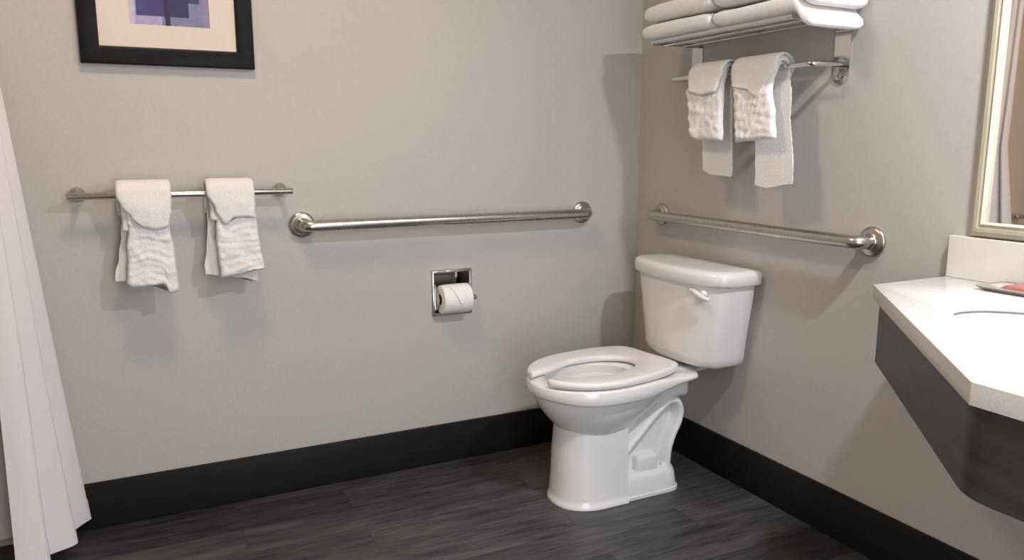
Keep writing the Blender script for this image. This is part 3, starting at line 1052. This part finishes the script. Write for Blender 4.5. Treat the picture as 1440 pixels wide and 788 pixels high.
def curtain_sheet(zs, th):
    bm = bmesh.new()
    rings = []
    for z in zs:
        outer, inner = [], []
        for i, p in enumerate(base_pts):
            nn = norm2(base_pts, i)
            dz = .010 * noise.noise(Vector((p[0] * 12, p[1] * 12, 4))) if z < .12 else 0
            a = curtain_pt(p, z, th / 2, nn)
            b = curtain_pt(p, z, -th / 2, nn)
            outer.append((a[0], a[1], a[2] + dz))
            inner.append((b[0], b[1], b[2] + dz))
        rings.append(outer + list(reversed(inner)))
    loft(bm, rings)
    return bm
obj('panel', curtain_sheet([.050 + (CTOP - .05) * (k / 40) for k in range(41)], .0016), M['curtain'], cur, angle=80)
obj('hem', curtain_sheet([.046, .048, .07, .09, .105, .107], .0048), M['curtain'], cur, angle=60)
for k in range(6):
    bm = bmesh.new()
    y = -.035 - .045 * k
    pts = [(CX + .020 * math.sin(2 * PI * j / 20), y, 1.966 + .026 * math.cos(2 * PI * j / 20)) for j in range(21)]
    tube(bm, pts, .0022, 8)
    obj('ring', bm, M['chrome'], cur)
rod = thing('curtain_rod', 'chrome shower curtain rod above the white curtain', 'curtain rod', (CX, 0, 1.975))
bm = bmesh.new()
tube(bm, [(CX, -.004, 1.975), (CX, YF + .004, 1.975)], .0125, 18)
obj('rod', bm, M['chrome'], rod)
for y, s in ((0, -1), (YF, 1)):
    bm = bmesh.new()
    lathe(bm, [(.034, 0), (.034, .004), (.026, .012), (.016, .020), (.0127, .026)], (CX, y, 1.975), (0, s, 0), 28)
    obj('flange', bm, M['chrome'], rod)
# small soap ledge of the shower, seen only in the mirror
bm = bmesh.new()
add_box(bm, (-2.47, -.058, .762), (-2.40, -.008, .785), .006, 3)
o = obj('soap_ledge', bm, M['steel'], None, angle=40)
o['label'] = 'small grey soap ledge on the beige shower wall, seen in the mirror'
o['category'] = 'soap dish'

# ------------------------------------------------------------------ lamps
def area(name, loc, target, energy, color, shape, sx, sy=None, spread=180):
    d = bpy.data.lights.new(name, 'AREA')
    d.energy = energy
    d.color = color
    d.shape = shape
    d.size = sx
    if sy:
        d.size_y = sy
    d.spread = R(spread)
    o = bpy.data.objects.new(name, d)
    COL.objects.link(o)
    o.location = loc
    v = Vector(target) - Vector(loc)
    o.rotation_euler = v.to_track_quat('-Z', 'Y').to_euler()
    return o
VAN_W, VAN_C = 28.5, (.93, .955, 1.0)
CEIL_W, CEIL_C = 13.5, (1.0, .76, .54)
cl = thing('ceiling_light', 'round white flush ceiling light above the middle of the room', 'ceiling light', (-1.62, -.85, ZC))
bm = bmesh.new()
lathe(bm, [(.17, 0), (.17, .02), (.155, .032), (.150, .032), (.148, .022)], (-1.62, -.85, ZC), (0, 0, -1), 40)
obj('housing', bm, M['lamp_white'], cl)
area('ceiling_lamp', (-1.62, -.85, ZC - .036), (-1.62, -.85, 0), CEIL_W, CEIL_C, 'DISK', .28)
# lowered ceiling over the vanity with one recessed lamp
bm = bmesh.new()
add_box(bm, (-.68, YF, 2.20), (0, -1.40, ZC), .003, 1)
o = struct('trim_2', bm, M['ceiling'], angle=35)
VLX, VLY = -.45, -2.00
vl = thing('recessed_light', 'small white recessed light over the vanity counter', 'ceiling light', (VLX, VLY, 2.20))
bm = bmesh.new()
lathe(bm, [(.050, .001), (.078, .001), (.080, .004), (.078, .006), (.060, .008), (.056, .004)], (VLX, VLY, 2.20), (0, 0, -1), 36)
obj('trim_ring', bm, M['lamp_white'], vl)
area('vanity_lamp', (VLX, VLY, 2.186), (VLX, VLY, 0), VAN_W, VAN_C, 'DISK', .11)

w = bpy.data.worlds.new('World')
scene.world = w
w.use_nodes = True
w.node_tree.nodes['Background'].inputs['Color'].default_value = (.93, .96, 1.0, 1)
w.node_tree.nodes['Background'].inputs['Strength'].default_value = 5.2  # bright surroundings, serving as fill through the added doorway

pl = bpy.data.lights.new('doorway_fill', 'AREA')  # portal for the fill light through the added doorway
pl.shape = 'RECTANGLE'
pl.size, pl.size_y = DX1 - DX0, DZ
pl.cycles.is_portal = True
po_ = bpy.data.objects.new('doorway_fill', pl)
COL.objects.link(po_)
po_.location = ((DX0 + DX1) / 2, YF - .05, DZ / 2)
po_.rotation_euler = (R(90), 0, 0)

# ------------------------------------------------------------------ camera
FPX, YAW, PITCH = 1094.0, .46098, math.atan(191 / 1094.0)
cd = bpy.data.cameras.new('camera')
cam = bpy.data.objects.new('camera', cd)
COL.objects.link(cam)
cd.sensor_width = 36
cd.lens = FPX / 1440 * 36
cd.clip_start = .02
fw = Vector((math.sin(YAW) * math.cos(PITCH), math.cos(YAW) * math.cos(PITCH), -math.sin(PITCH)))
rt = Vector((math.cos(YAW), -math.sin(YAW), 0))
up = rt.cross(fw)
mw = Matrix((rt, up, -fw)).transposed().to_4x4()
mw.translation = Vector((-1.81295, -2.53543, 1.15))
cam.matrix_world = mw
scene.camera = cam

scene.view_settings.view_transform = 'Standard'
scene.view_settings.look = 'None'
scene.view_settings.gamma = 1
scene.view_settings.use_curve_mapping = False
scene.view_settings.exposure = 0.0
